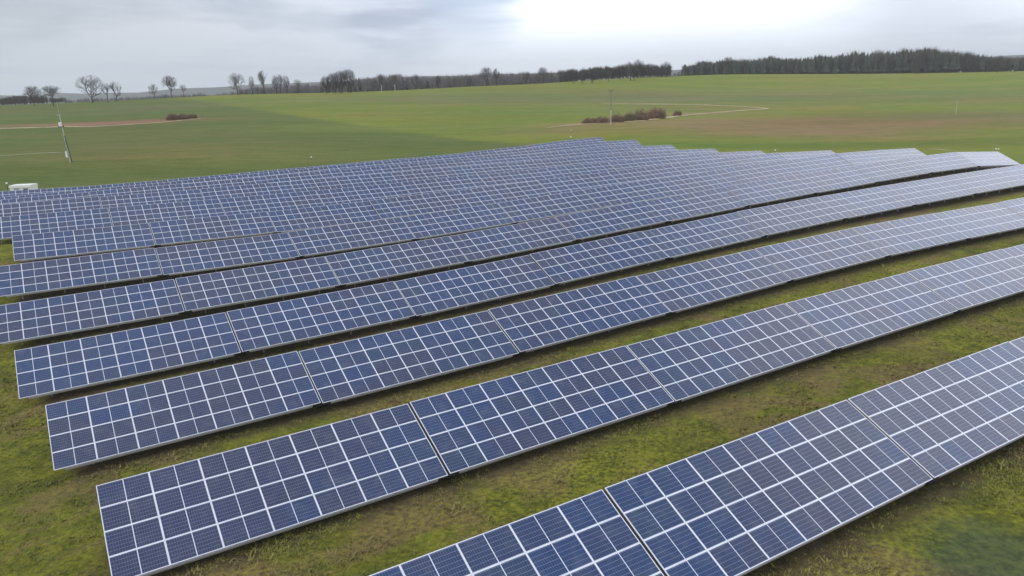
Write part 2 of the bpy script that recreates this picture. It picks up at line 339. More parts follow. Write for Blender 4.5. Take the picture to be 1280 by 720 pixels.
# ------------------------------------------------------------------ solar tables
def glass_mat():
    m = bpy.data.materials.new('solar_cells'); m.use_nodes = True; t = m.node_tree; b = t.nodes['Principled BSDF']
    tcn = t.nodes.new('ShaderNodeTexCoord'); s = t.nodes.new('ShaderNodeSeparateXYZ'); t.links.new(tcn.outputs['Object'], s.inputs[0]); x, y, _ = s.outputs
    oi = t.nodes.new('ShaderNodeObjectInfo'); rnd = oi.outputs['Random']
    g = t.nodes.new('ShaderNodeNewGeometry'); pos = g.outputs['Position']
    ax = mth(t, 'ABSOLUTE', x)
    u = mth(t, 'DIVIDE', mth(t, 'SUBTRACT', ax, .014), .0823); v = mth(t, 'DIVIDE', mth(t, 'SUBTRACT', y, .042), .1590)
    fu = mth(t, 'ABSOLUTE', mth(t, 'SUBTRACT', mth(t, 'FRACT', u), .5)); fv = mth(t, 'ABSOLUTE', mth(t, 'SUBTRACT', mth(t, 'FRACT', v), .5))
    lu = mapr(t, fu, .445, .475); lv = mapr(t, fv, .462, .482)
    bus = mth(t, 'ABSOLUTE', mth(t, 'SUBTRACT', mth(t, 'FRACT', mth(t, 'MULTIPLY', v, 5.)), .5)); lb = mapr(t, bus, .42, .47, 0, .22)
    mid = mapr(t, ax, .016, .013)
    tint = mixc(t, mapr(t, rnd, .2, .9), (.011, .031, .098), (.017, .029, .080))
    rn2 = mth(t, 'FRACT', mth(t, 'MULTIPLY', rnd, 17.3))
    tint = mixc(t, mapr(t, rn2, .75, .95, 0, .35), tint, (.018, .036, .056))
    drift = noise(t, pos, .10, 3, .6)
    tint = mixc(t, mapr(t, mth(t, 'ADD', drift, mth(t, 'MULTIPLY', rnd, .06)), .50, .60, 0, .62), tint, (.027, .024, .054))
    cellid = t.nodes.new('ShaderNodeCombineXYZ'); t.links.new(mth(t, 'FLOOR', mth(t, 'DIVIDE', x, .0823)), cellid.inputs[0]); t.links.new(mth(t, 'FLOOR', v), cellid.inputs[1]); t.links.new(mth(t, 'MULTIPLY', rnd, 50.), cellid.inputs[2])
    wn = t.nodes.new('ShaderNodeTexWhiteNoise'); t.links.new(cellid.outputs[0], wn.inputs[0])
    tint = mixc(t, mapr(t, wn.outputs[0], 0, 1, 0, .35), tint, mixc(t, 1., tint, (1.7, 1.6, 1.5), 'MULTIPLY'))
    ln = mth(t, 'MAXIMUM', mth(t, 'MAXIMUM', mth(t, 'MULTIPLY', lu, .55), lv), lb)
    col = mixc(t, ln, tint, (.20, .26, .38))
    col = mixc(t, mid, col, (.62, .66, .74))
    dust = noise(t, pos, 1.7, 4, .65)
    col = mixc(t, mapr(t, dust, .45, .8, 0, .10), col, (.35, .34, .32))
    t.links.new(col, b.inputs['Base Color'])
    t.links.new(mapr(t, dust, .3, .8, .10, .22), b.inputs['Roughness'])
    b.inputs['IOR'].default_value = 1.5
    return m
M_glass = glass_mat(); M_frame = mat('anodised_frame', (.72, .74, .80), .38, .15, var=.06, vscale=2.); M_galv = mat('galvanised_steel', (.48, .50, .51), .45, .6, var=.15, vscale=4.)
M_backs = mat('white_backsheet', (.55, .56, .57), .6)
W2 = 1.769 / 2; FR = .028; DEP = .035
def frame_mb(mb, m=0):
    mb.box(-W2, W2, 0, FR, -DEP, 0, m); mb.box(-W2, W2, 1.052 - FR, 1.052, -DEP, 0, m)
    mb.box(-W2, -W2 + FR, FR, 1.052 - FR, -DEP, 0, m); mb.box(W2 - FR, W2, FR, 1.052 - FR, -DEP, 0, m)
def laminate_mb(mb, m=0): mb.box(-W2 + FR, W2 - FR, FR, 1.052 - FR, -.012, -.004, m)
a = MB(); laminate_mb(a); ME_LAM = a.mesh('panel_laminate', M_glass)
a = MB(); frame_mb(a); ME_FRAME = a.mesh('panel_frame', M_frame)
a = MB(); laminate_mb(a, 0); frame_mb(a, 1); ME_PANEL = a.mesh('framed_panel', [M_glass, M_frame])
def purlin_me(n):
    a = MB(); l = n * (MW + .02) - .8
    a.box(.4, .4 + l, -.03, .03, -.10, 0); a.box(.4, .4 + l, .032, .05, -.10, -.085); return a.mesh('purlin', M_galv)
ME_PURLIN = {n: purlin_me(n) for n in (5, 7, 8)}
def frail_me(n):
    a = MB(); l = n * (MW + .02) - .9
    a.box(.45, .45 + l, -.012, .05, -.20, -.075); a.box(.45, .45 + l, .0, .05, -.075, -.04); return a.mesh('front_rail', M_rail)
M_rail = mat('rail_aluminium', (.62, .63, .64), .4, .3, var=.08, vscale=3.); M_blackp = mat('gap_black', (.012, .012, .013), .8)
ME_FRAIL = {n: frail_me(n) for n in (5, 7, 8)}
a = MB(); a.box(-GAP + .004, -.004, -.06, WID - .05, -.16, -.05); a.box(-.34, .22, -.07, .0, -.24, -.10); ME_GAPSTRIP = a.mesh('gap_strip', M_blackp)  # black strip and notch added so the gap between tables reads dark
a = MB(); a.box(-.035, .035, .25, WID - .25, -.12, 0); ME_RAFT = a.mesh('rafter', M_galv)
def post_me(h):
    a = MB(); a.box(-.05, .05, -.04, .04, -.6, h); a.box(-.05, .05, -.055, -.042, -.6, h); a.box(-.05, .05, .042, .055, -.6, h); return a.mesh('post', M_galv)
ct, st = math.cos(TILT), math.sin(TILT)
LOW = .70
FY, BY = 1.15, WID - .85       # where front and rear posts meet the rafter, along the slope
ME_PF = post_me(LOW + FY * st - .25); ME_PB = post_me(LOW + BY * st - .25)
a = MB(); a.tube((0, BY * ct, .45), (0, (FY + .9) * ct, LOW + (FY + .9) * st - .2), .025, .025, 6); ME_BR = a.mesh('brace', M_galv)
RT = Matrix.Rotation(TILT, 4, 'X')
def build_table(ncol, detailed):
    root = empty('solar_table')
    T0 = Matrix.Translation((0, 0, LOW)) @ RT
    for c in range(ncol):
        for r in range(4):
            M_ = T0 @ Matrix.Translation(((c + .5) * (MW + .02), r * (MH + .02), 0))
            if detailed:
                p = child(root, 'solar_panel', ME_LAM, M_); child(p, 'panel_frame', ME_FRAME)
            else: child(root, 'solar_panel', ME_PANEL, M_)
    child(root, 'front_rail', ME_FRAIL[ncol], T0)
    child(root, 'gap_strip', ME_GAPSTRIP, T0)
    for yy in (.16, 1.45, 2.75, WID - .2): child(root, 'purlin', ME_PURLIN[ncol], T0 @ Matrix.Translation((0, yy, -DEP - .002)))
    nn = {5: 3, 7: 4, 8: 5}[ncol]; L_t = ncol * (MW + .02)
    for i in range(nn):
        X = L_t * (i + .5) / nn
        child(root, 'rafter', ME_RAFT, T0 @ Matrix.Translation((X, 0, -DEP - .104)))
        child(root, 'post', ME_PF, Matrix.Translation((X, FY * ct, 0))); child(root, 'post', ME_PB, Matrix.Translation((X, BY * ct, 0)))
        child(root, 'brace', ME_BR, Matrix.Translation((X + .06, 0, 0)))
    return root
ROWN = ['nearest', 'second', 'third', 'fourth', 'fifth', 'sixth', 'seventh', 'eighth', 'ninth', 'tenth', 'eleventh', 'farthest']
ORD = ['leftmost', 'second', 'third', 'fourth', 'fifth', 'sixth', 'seventh', 'eighth', 'ninth', 'tenth', 'rightmost']
protos = {}; first_strip = []
for r in range(12):
    k0, k1 = KR[r]
    for k in range(k0, k1):
        ncol = 7
        if r == 5 and k == 10: ncol = 5
        if r == 6 and k == 9: ncol = 8
        det = r < 4; key = (ncol, det)
        if key not in protos: protos[key] = build_table(ncol, det); o = protos[key]
        else: o = copy_tree(protos[key])
        if k == k0:
            for ch in [c for c in o.children if c.name.startswith('gap_strip')]:
                if key in protos and protos[key] is o: first_strip.append((o, ch)); ch.hide_render = False
                if protos[key] is not o: bpy.data.objects.remove(ch)
        za, zb = ZK[r][k + 1], ZK[r][k + 2]
        jit = .05 * math.sin(k * 2.7 + r * 4.1)
        P = E_ * (S[r] + k * TL + GAP / 2) + N_ * (V0 + r * PITCH_V)
        ex = Vector((E_.x, E_.y, (zb - za) / TL)).normalized(); ny_ = N_; nz = ex.cross(ny_).normalized(); ny2 = nz.cross(ex)
        o.matrix_world = Matrix(((ex.x, ny2.x, nz.x, P.x), (ex.y, ny2.y, nz.y, P.y), (ex.z, ny2.z, nz.z, za + jit * .6), (0, 0, 0, 1)))
        i = k - k0; last = (k == k1 - 1 and r >= 3)
        pos = 'leftmost' if i == 0 else ('rightmost' if last else '%s from the left' % ORD[i])
        row = {0: 'the nearest row', 11: 'the farthest row'}.get(r, 'the %s row back' % ROWN[r])
        extra = {0: 'blue', 1: 'blue', 2: 'blue', 3: 'blue'}.get(r, 'grey-blue')
        if r == 6 and i == 0: extra = 'blue'
        tag(o, 'table of framed %s solar panels, %s in %s' % (extra, pos, row), 'solar table', 'solar tables standing in parallel rows')

for o, ch in first_strip: bpy.data.objects.remove(ch)      # the end table of a row has no gap strip
# ------------------------------------------------------------------ trees
def bark(name, c): return mat(name, c, .9, var=.25, vscale=.7)
M_bark = bark('dark_bark', (.040, .034, .032)); M_twig = bark('bare_twigs', (.052, .044, .042)); M_twig2 = bark('brown_twigs', (.10, .078, .068)); M_birch = bark('birch_bark', (.42, .40, .38))
M_conifer = bark('conifer_needles', (.036, .048, .036)); M_woodtwig = bark('wood_twigs', (.185, .165, .18)); M_shrub = bark('shrub_twigs', (.21, .145, .095)); M_shrub2 = bark('green_shrub', (.14, .13, .07)); M_dkconifer = bark('dark_needles', (.022, .036, .028))
def bare_tree(h, spread, crown0, seed, dens=1., trunk_n=1, upright=.35, shape='round'):
    """trunk mesh and crown mesh of a leafless tree"""
    R = random.Random(seed); tr = MB(); crn = MB(); ends = []
    cz = h * (crown0 + (1 - crown0) * .5); rz = h * (1 - crown0) * .5
    def inside(p):
        q = (p.x / (spread * .5)) ** 2 + (p.y / (spread * .5)) ** 2 + ((p.z - cz) / rz) ** 2
        return q
    def grow(mb, p, d, l, r, lev):
        n = 3 if lev < 2 else 2
        for s in range(n):
            d2 = (d + Vector((R.gauss(0, .16), R.gauss(0, .16), R.gauss(0, .08) + .05 * upright))).normalized(); q = p + d2 * (l / n); r2 = r * .82
            if lev > 1 and inside(q) > 1.12: return
            k_ = 1. if lev < 2 else 2.1
            mb.tube(p, q, r * k_, r2 * k_, 5 if lev < 2 else 3, cap=False); p, d, r = q, d2, r2
            if lev < 5:
                nb = (2 if lev > 1 else 2) if R.random() < .9 * dens else 1
                for _ in range(nb):
                    a = R.uniform(0, 2 * math.pi); tilt_ = R.uniform(.45, 1.05)
                    o_ = d.orthogonal().normalized(); o_.rotate(Matrix.Rotation(a, 3, d))
                    nd_ = (d * math.cos(tilt_) + o_ * math.sin(tilt_) + Vector((0, 0, upright * .4))).normalized()
                    grow(crn, p, nd_, l * R.uniform(.58, .80), r * .62, lev + 1)
    for q in range(trunk_n):
        off = Vector((R.uniform(-.5, .5), R.uniform(-.5, .5), 0)) * (spread * .22 if trunk_n > 1 else 0)
        p = off.copy(); z1 = h * crown0; r = h * .021
        lean = Vector((R.gauss(0, .05), R.gauss(0, .05), 1)).normalized()
        tr.tube(p - Vector((0, 0, .5)), p + lean * z1 * .5, r * 1.25, r, 7, cap=False)
        tr.tube(p + lean * z1 * .5, p + lean * z1, r, r * .9, 7, cap=False)
        top_ = p + lean * z1
        for b_ in range(5):
            a = b_ * 2.4 + R.random(); t_ = R.uniform(.5, 1.2) if b_ else .08
            if shape == 'tall': t_ *= .55
            dd = Vector((math.cos(a) * math.sin(t_), math.sin(a) * math.sin(t_), math.cos(t_)))
            grow(crn, top_ - lean * R.uniform(0, z1 * .15), dd, h * (1 - crown0) * .62, r * .55, 1)
    return tr, crn
tree_cache = {}
def tree_kind(kind):
    if kind in tree_cache: return tree_cache[kind]
    P = {'round': dict(h=15, spread=15, crown0=.20, seed=17, upright=.15, dens=1.2), 'round_b': dict(h=15, spread=14, crown0=.22, seed=11, upright=.15, dens=1.2), 'small': dict(h=12, spread=9, crown0=.26, seed=5, dens=1.),
         'tall': dict(h=15, spread=6.5, crown0=.2, seed=8, shape='tall', upright=.9), 'tall_b': dict(h=15, spread=7.5, crown0=.3, seed=21, shape='tall', upright=.8),
         'dense': dict(h=15, spread=12, crown0=.2, seed=14, trunk_n=2, dens=1.1), 'flat': dict(h=12, spread=13, crown0=.42, seed=33), 'sparse': dict(h=13, spread=9, crown0=.4, seed=40, dens=.6),
         'birch': dict(h=15, spread=5.5, crown0=.4, seed=52, shape='tall', upright=.8)}[kind]
    tr, crn = bare_tree(**P)
    tm = tr.mesh('tree_trunk', M_birch if kind == 'birch' else M_bark); cm = crn.mesh('tree_crown', {'birch': M_twig2, 'sparse': M_twig2}.get(kind, M_twig))
    root = empty('bare_tree'); link_mesh('trunk', tm, root); link_mesh('crown', cm, root)
    tree_cache[kind] = (root, P['h'], [False]); return tree_cache[kind]
def put_tree(kind, px, pyb, pyt, label, sx_=1., d=None, group='bare trees along the field crest'):
    root, h, used = tree_kind(kind)
    if used[0]: root = copy_tree(root)
    used[0] = True
    p = atd(px, d) if d else at(px, pyb)
    if p is None: p = atd(px, 520)
    dist = p.y * cp - (p.z - CAM_H) * sp
    hp = (pyb - pyt) * dist / F_PX; s = hp / h
    root.location = (p.x, p.y, p.z - .1); root.scale = (s * sx_, s * sx_, s); root.rotation_euler = (0, 0, random.uniform(0, 6.28))
    tag(root, label, 'tree', group); return root
T = [
 ('round_b', 43, 133, 107, 'bare tree at the far left, in front of the low brown wood', .85), ('flat', 67, 132.5, 107.5, 'wide bare tree second from the left, above the leaning pole', .95),
 ('round', 116, 128.7, 94.5, 'largest round bare tree standing alone at the left of the crest', .95), ('sparse', 135, 128, 104, 'thin small tree just right of the largest round tree', .9),
 ('small', 146.5, 127.6, 102, 'narrow dark tree at the right of the left trio', .8), ('small', 193, 122.8, 104, 'faint small tree left of the round tree on the crest', .9),
 ('round_b', 214.5, 122.4, 94.5, 'round bare tree with dark trunk above the brown scrub', .75), ('sparse', 230, 121, 105, 'short faint tree right of the round tree above the scrub', .8),
 ('round', 297.5, 118.8, 91.5, 'round bare tree standing alone left of the slim tree row', .8), ('tall', 316, 118.2, 95, 'slimmest bare tree in the row left of the dark trio', .7),
 ('tall_b', 331, 117.6, 89, 'tall pale bare tree between the slimmest tree and dark trio', .95), ('tall', 346, 117.2, 94, 'left tree of the dark upright trio on the crest', 1.), ('tall_b', 351, 117, 93.5, 'middle tree of the dark upright trio on the crest', .8),
 ('tall', 359, 116.8, 94, 'right tree of the dark upright trio on the crest', .9), ('sparse', 373, 116.5, 99, 'faint low tree between the upright trio and big clump', 1.),
 ('dense', 409, 116.9, 95, 'lowest left tree of the big dense clump', .85), ('dense', 418, 116.8, 91.5, 'second tree from the left in the big dense clump', .8), ('dense', 427, 116.6, 88.5, 'third tree from the left in the big dense clump', .85),
 ('dense', 437, 116.2, 86.8, 'tallest right tree of the big dense clump', .85), ('birch', 477, 114.2, 93.5, 'pale trunked birch, left of the two birches by the grey wood', 1.), ('birch', 494, 113.6, 93.5, 'pale trunked birch, right of the two birches by the grey wood', 1.),
 ('small', 519.5, 112, 93, 'small round-headed tree standing clear before the grey wood', .8), ('dense', 548, 109.8, 93, 'dark bushy tree at the edge of the grey wood', .55),
 ('round_b', 608, 107.6, 84, 'broad pale-crowned tree, left of the pair before the wood', .8), ('tall_b', 621, 107.4, 86, 'narrower flat-topped tree, right of the pair before the wood', .9),
 ('small', 658.5, 105.5, 89, 'small tree with thick trunk left of the dark dense clump', .8), ('small', 665, 104.6, 95, 'stubby low tree beside the thick-trunked small tree', .6), ('round_b', 679, 104.2, 84, 'dark tree with pale spreading top left of the dense clump', .75),
 ('sparse', 700, 103.6, 87, 'faint tree immediately left of the dark dense clump', .9), ('dense', 717, 104.2, 86, 'left tree of the dark dense clump behind the bright field', .9), ('dense', 728, 104.2, 87.5, 'middle tree of the dark dense clump behind the bright field', .9),
 ('dense', 740, 104.2, 87, 'right tree of the dark dense clump behind the bright field', .9), ('tall_b', 761, 102.6, 84, 'single dark trunk standing right above the middle pole', .75),
 ('tall', 788, 101.0, 79, 'left of two close trunks in front of the wood', .9), ('tall', 792.5, 101.0, 79, 'right of two close trunks in front of the wood', .9),
 ('round_b', 909, 93.2, 71, 'round dark tree standing before the conifer forest', .75), ('small', 1089, 92.2, 73, 'small dark tree before the middle of the conifer forest', .7),
 ('dense', 1146, 92.0, 70, 'dark leafless tree at the right end of the conifer forest', .9), ('round', 1246, 90.5, 69.5, 'spreading bare tree at the far right of the skyline', .9), ('sparse', 1268, 90, 70.5, 'thin bare tree nearest the right edge of the picture', .9)]
for kind, px, b_, t_, lab, sx_ in T: put_tree(kind, px, b_, t_, lab, sx_)
for px, b_, t_, lab in [(772, 97, 80, 'rounded bare crown, first from the left above the small wood'), (785.5, 97, 77, 'rounded bare crown, second from the left above the small wood'), (798, 97, 74.5, 'highest rounded bare crown above the middle of the small wood'),
                        (812, 96.5, 79.5, 'low bare crown right of the highest crown in the small wood'), (832, 95.5, 76.5, 'bare crown at the right end of the small wood')]:
    put_tree('round' if px != 812 else 'flat', px, b_, t_, lab, .85, d=600)

# woods: a mass of trunks and twigs nobody could count
def wood(name, label, edge, depth_m, n, hfun, m, conifer=0., seed=1, jut=1.):
    R = random.Random(seed); mb = MB()
    for i in range(n):
        t = R.random(); px = edge[0][0] + t * (edge[-1][0] - edge[0][0])
        d0 = np.interp(px, [e[0] for e in edge], [e[1] for e in edge]); q = R.random() ** 1.5; d = d0 + q * depth_m
        p = atd(px, d); ht = max(4., pix(px, hfun(px), d).z - p.z); h = ht * R.uniform(.80, 1.03) * (1 + .13 * jut * mnoise.noise(Vector((px * .07, seed * 3.1, 0)))); con = R.random() < conifer
        if con: h *= R.uniform(.86, .98)
        if con:
            mb.tube(p, p + Vector((0, 0, h * .4)), .2, .18, 4, cap=False, m=2)
            for z0, z1, rr in ((.18, .62, .19), (.4, .86, .16), (.62, 1., .115)):
                nf = 8; b = len(mb.v); rot = R.random() * 6
                for k in range(nf):
                    a = rot + k * 2 * math.pi / nf; r_ = h * rr * R.uniform(.6, 1.2); mb.v.append((p.x + r_ * math.cos(a), p.y + r_ * math.sin(a), p.z + h * (z0 + R.uniform(-.04, .04))))
                mb.v.append((p.x + R.uniform(-.3, .3), p.y + R.uniform(-.3, .3), p.z + h * (z1 - (.06 if z1 == 1. else 0) * R.random())))
                for k in range(nf): mb.f.append((b + k, b + (k + 1) % nf, b + nf)); mb.m.append(1)
        else:
            lean = Vector((R.gauss(0, .04), R.gauss(0, .04), 1)); mb.tube(p, p + lean * h * .7, h * .012, h * .007, 4, cap=False, m=2 if i % 4 == 0 else 0)
            cr_ = h * R.uniform(.2, .32)
            for k in range(62):
                a = R.uniform(0, 6.283); zt = R.uniform(.10, .82); r0 = Vector((p.x, p.y, p.z)) + lean * (h * zt * .8)
                rr = cr_ * math.sqrt(R.random()) * math.sin(math.pi * min(1, .25 + zt * .72)); e = Vector((p.x + rr * 1.3 * math.cos(a), p.y + rr * 1.3 * math.sin(a), p.z + h * min(1., zt + R.uniform(.05, .25))))
                w = h * .011; s = len(mb.v); o_ = Vector((R.gauss(0, 1), R.gauss(0, 1), R.gauss(0, 1))).normalized() * w
                mb.v += [tuple(r0 + o_), tuple(r0 - o_), tuple(e + o_.cross(Vector((0, 0, 1))) * .8), tuple((r0 + e) / 2 + Vector((o_.y, o_.z, o_.x)) * 1.6)]
                mb.f += [(s, s + 1, s + 2), (s + 1, s + 3, s + 2), (s, s + 2, s + 3)]; mb.m += [0, 0, 0]
    o = link_mesh(name, mb.mesh(name, [m, M_conifer, M_bark])); tag(o, label, 'wood', kind='stuff'); return o
def lin(*pts): return lambda x: float(np.interp(x, [p[0] for p in pts], [p[1] for p in pts]))
wood('brown_wood', 'low brown leafless wood at the far left of the skyline', [(-60, 465), (60, 480), (84, 500)], 60, 260, lin((-60, 118), (0, 121), (20, 117), (60, 118), (84, 128)), M_twig2, seed=2)
wood('hazy_wood', 'hazy low wood beyond the crest behind the left trees', [(84, 720), (200, 740), (330, 700)], 120, 520, lin((84, 123), (140, 120), (190, 118), (240, 115), (262, 117), (330, 107)), M_woodtwig, .1, seed=3)
wood('grey_wood', 'grey leafless wood behind the row of slim trees', [(300, 640), (400, 640), (470, 610)], 110, 480, lin((300, 109), (360, 104), (400, 101), (470, 94)), M_woodtwig, .15, seed=4)
wood('purple_wood', 'purplish grey wood between the birches and the dense clump', [(455, 585), (560, 585), (640, 600), (720, 610)], 110, 620, lin((455, 95), (480, 92), (540, 92), (600, 90), (660, 89), (720, 86)), M_woodtwig, .05, seed=5)
wood('small_dark_wood', 'small dark wood with rounded crowns left of the forest gap', [(700, 600), (770, 600), (838, 610)], 50, 330, lin((700, 86), (770, 80), (800, 78), (838, 80)), M_twig, .12, seed=6)
wood('conifer_forest', 'dark green conifer forest rising to the right on the skyline', [(853, 690), (1000, 720), (1160, 730)], 160, 1300, lin((853, 79), (885, 75), (930, 71), (990, 69), (1040, 67), (1100, 61), (1160, 57)), M_twig, .55, seed=7)
wood('mixed_forest', 'brownish mixed forest at the far right of the skyline', [(1140, 690), (1230, 680), (1340, 660)], 120, 520, lin((1140, 58), (1200, 62), (1240, 69), (1340, 68)), M_twig, .25, seed=8)
wood('far_wood', 'distant pale wood seen through the gap beside the forest', [(820, 1000), (870, 1000)], 80, 90, lin((820, 86), (870, 86)), M_woodtwig, .3, seed=9)

# shrubs in the field
def shrub_mesh(seed, m, w=1., d=.6, h=.55):
    R = random.Random(seed); mb = MB()
    for k in range(420):
        a = R.uniform(0, 6.283); r0 = math.sqrt(R.random()) * .75; b0 = Vector((w * r0 * math.cos(a), d * r0 * math.sin(a), -.05))
        env = math.sqrt(max(0, 1 - r0 * r0)) * (.75 + .25 * math.sin(a * 3 + seed))
        e = b0 + Vector((R.gauss(0, .16), R.gauss(0, .12), h * env * R.uniform(.45, 1.15))); mb.tube(b0, e, .016, .006, 3, cap=False)
        for _ in range(4):
            q = b0.lerp(e, R.uniform(.4, 1)); mb.tube(q, q + Vector((R.gauss(0, .09), R.gauss(0, .09), R.uniform(.02, .16))), .012, .005, 3, cap=False)
    return mb.mesh('shrub', m)
SH = [shrub_mesh(1, M_shrub), shrub_mesh(2, M_shrub), shrub_mesh(3, M_shrub2)]
def put_shrub(v, px, py, wpx, hpx, lab, grp):
    p = at(px, py); dist = p.y * cp - (p.z - CAM_H) * sp; o = link_mesh('bush', SH[v]); s = wpx * dist / F_PX / 2; hz = hpx * dist / F_PX / .55
    o.location = (p.x, p.y + s * .4, p.z); o.scale = (s, s * .8, hz); o.rotation_euler = (0, 0, random.uniform(-.2, .2)); tag(o, lab, 'bush', grp)
g_ = 'bushes in the brown hedge beside the pole'
for v, px, py, w, h, lab in [(0, 737, 154.5, 22, 8, 'low brown bush at the left end of the field hedge'), (0, 752, 154, 22, 9, 'brown bush just left of the middle pole'), (1, 772, 153, 24, 11, 'brown bush just right of the middle pole'),
                             (2, 787, 151.5, 17, 12, 'greenish bush in the middle of the field hedge'), (1, 802, 150.5, 26, 14, 'large brown bush left of the biggest hedge bush'), (0, 821, 148.5, 29, 14.5, 'biggest rounded bush at the right end of the hedge')]:
    put_shrub(v, px, py, w, h, lab, g_)
put_shrub(0, 847, 144.8, 13, 7, 'small isolated bush right of the field hedge', None)
g_ = 'scrub bushes beside the left track'
for v, px, py, w, h, lab in [(0, 214, 150.5, 18, 9.5, 'rusty brown scrub bush at the end of the left track'), (1, 228, 149.5, 18, 8, 'dark scrub bush in the middle of the left scrub'), (1, 240, 148, 14, 6, 'small faint scrub bush at the right of the left scrub')]:
    put_shrub(v, px, py, w, h, lab, g_)

# ------------------------------------------------------------------ poles, boxes, markers
M_conc = mat('weathered_concrete', (.42, .44, .38), .85, var=.2, vscale=2.); M_dark = mat('dark_steel', (.05, .05, .05), .5, .4); M_cream = mat('cream_sheet_metal', (.74, .76, .70), .5, var=.06, vscale=1.); M_white = mat('white_plastic', (.82, .83, .80), .5, var=.05)
M_gray2 = mat('timber_pole', (.16, .15, .12), .9, var=.3, vscale=1.5)
def img_up(base, px, py):
    """height above base at which the picture point lies (rough)"""
    dist = base.y * cp - (base.z - CAM_H) * sp; return dist / F_PX
b = at(88, 203); k = img_up(b, 88, 203); H_ = 70 * k * 1.03
pole = empty('utility_pole', b); tag(pole, 'leaning concrete utility pole with a strut in the left field', 'utility pole')
a = MB(); a.tube((0, 0, -.6), (-.4, 0, H_ * .66), .15, .11, 10); a.tube((-.4, 0, H_ * .66), (-.5, 0, H_ * .80), .10, .08, 8); link_mesh('pole_shaft', a.mesh('shaft', M_conc), pole)
a = MB(); a.tube((.55, -.2, -.5), (-.1, -.2, H_ * .46), .10, .09, 8); link_mesh('strut', a.mesh('strut', M_dark), pole)
a = MB(); a.tube((-.5, 0, H_ * .78), (-.58, 0, H_), .045, .03, 6); link_mesh('mast', a.mesh('mast', M_galv), pole)
a = MB(); a.box(-1.25, .05, -.07, .07, H_ * .60, H_ * .60 + .16); link_mesh('crossarm', a.mesh('crossarm', M_dark), pole)
a = MB(); a.box(-1.05, -.15, -.06, .06, H_ * .80, H_ * .80 + .12); link_mesh('crossarm', a.mesh('crossarm', M_galv), pole)
for x in (-1.15, -.05): 
    a = MB(); a.tube((x, 0, H_ * .60 + .16), (x, 0, H_ * .60 + .45), .07, .04, 8); link_mesh('insulator', a.mesh('insulator', M_dark), pole)
a = MB(); a.tube((-.55, -.3, H_ * .615), (-.55, -.3, H_ * .615 + .9), .32, .32, 10); link_mesh('transformer', a.mesh('transformer', M_white), pole)
a = MB(); a.box(-.62, -.22, -.35, -.1, 1.2, 2.6); link_mesh('meter_box', a.mesh('meter_box', M_cream), pole)
b = at(763.5, 156); k = img_up(b, 0, 0); H2 = 41 * k * 1.03
pole2 = empty('utility_pole', b); tag(pole2, 'dark upright utility pole with short crossarm beside the brown hedge', 'utility pole')
a = MB(); a.tube((0, 0, -.6), (.02, 0, H2 * .42), .17, .15, 8); link_mesh('pole_base', a.mesh('pole_base', M_conc), pole2)
a = MB(); a.tube((.02, 0, H2 * .42), (.03, 0, H2), .14, .11, 8); link_mesh('pole_shaft', a.mesh('shaft', M_gray2), pole2)
a = MB(); a.tube((-.85, -.1, H2 - .35), (.9, .1, H2 - .05), .08, .08, 6); link_mesh('crossarm', a.mesh('crossarm', M_gray2), pole2)
for x in (-.75, .03, .8):
    a = MB(); a.tube((x, 0, H2 - .2 + x * .17), (x, 0, H2 + .12 + x * .17), .06, .04, 8); link_mesh('insulator', a.mesh('insulator', M_dark), pole2)
b = at(1194.5, 144); k = img_up(b, 0, 0); H3 = 17 * k
pole3 = empty('utility_pole', b); tag(pole3, 'thin pale pole standing alone in the far right field', 'utility pole')
a = MB(); a.tube((0, 0, -.4), (0, 0, H3), .10, .07, 8); link_mesh('pole_shaft', a.mesh('shaft', M_conc), pole3)
a = MB(); a.box(-.5, .5, -.04, .04, H3 - .3, H3 - .2); link_mesh('crossarm', a.mesh('crossarm', M_galv), pole3)

b = atd(28, 132); kk = 132 / F_PX
ztop = pix(28, 231, 132).z; hb = max(1.2, ztop - b.z); wb = 26.5 * kk
cab = empty('transformer_station', b); tag(cab, 'long cream white station box behind the farthest row at left', 'station'); cab.rotation_euler = (0, 0, .05)
a = MB(); a.box(-wb / 2 + .08, wb / 2 - .08, 0, 2.2, -.4, hb - .42); link_mesh('wall', a.mesh('wall', M_white), cab)
a = MB(); a.box(-wb / 2, wb / 2, -.1, 2.3, hb - .42, hb - .30); a.box(-wb / 2 + .04, wb / 2 - .04, -.06, 2.26, hb - .298, hb); link_mesh('roof', a.mesh('roof', M_cream), cab)
a = MB(); a.box(-1.1, -.2, -.03 + .0, -.003, .05, hb - .5); link_mesh('door', a.mesh('door', M_galv), cab)
a = MB(); a.box(.5, 1.3, -.03, -.003, hb - 1.0, hb - .6); link_mesh('vent_grille', a.mesh('vent', M_dark), cab)

def marker(px, py_top, py_bot, label, d=None, s=1.):
    b = at(px, py_bot) if d is None else atd(px, d); dist = b.y * cp - (b.z - CAM_H) * sp; hz = max(.8, (pix(px, py_top, dist).z - b.z))
    r = empty('marker_post', b); tag(r, label, 'marker post', 'white-headed marker posts along the site edge')
    a = MB(); a.tube((0, 0, -.3), (0, 0, hz - .3), .05, .05, 6); link_mesh('post', a.mesh('mpost', M_dark), r)
    a = MB(); a.box(-.13 * s, .13 * s, -.12 * s, .12 * s, hz - .24, hz + .04); link_mesh('head', a.mesh('mhead', M_white), r)
marker(12, 227.5, 233, 'white-headed marker post left of the cream station box', 133, .8)
marker(389.5, 197.5, 200, 'small white-headed marker post in the middle field edge')
marker(713.8, 170.5, 175, 'bright white-headed marker post behind the peak of the array', 185, 1.1)
marker(714, 162.5, 166, 'fainter white-headed marker post beyond the bright one', None, .8)
marker(969, 188.3, 191.5, 'white-headed marker post behind the right-hand row ends', None, .8)
marker(1244.5, 186.5, 190, 'left marker post of the pair at the far right', None, .7)
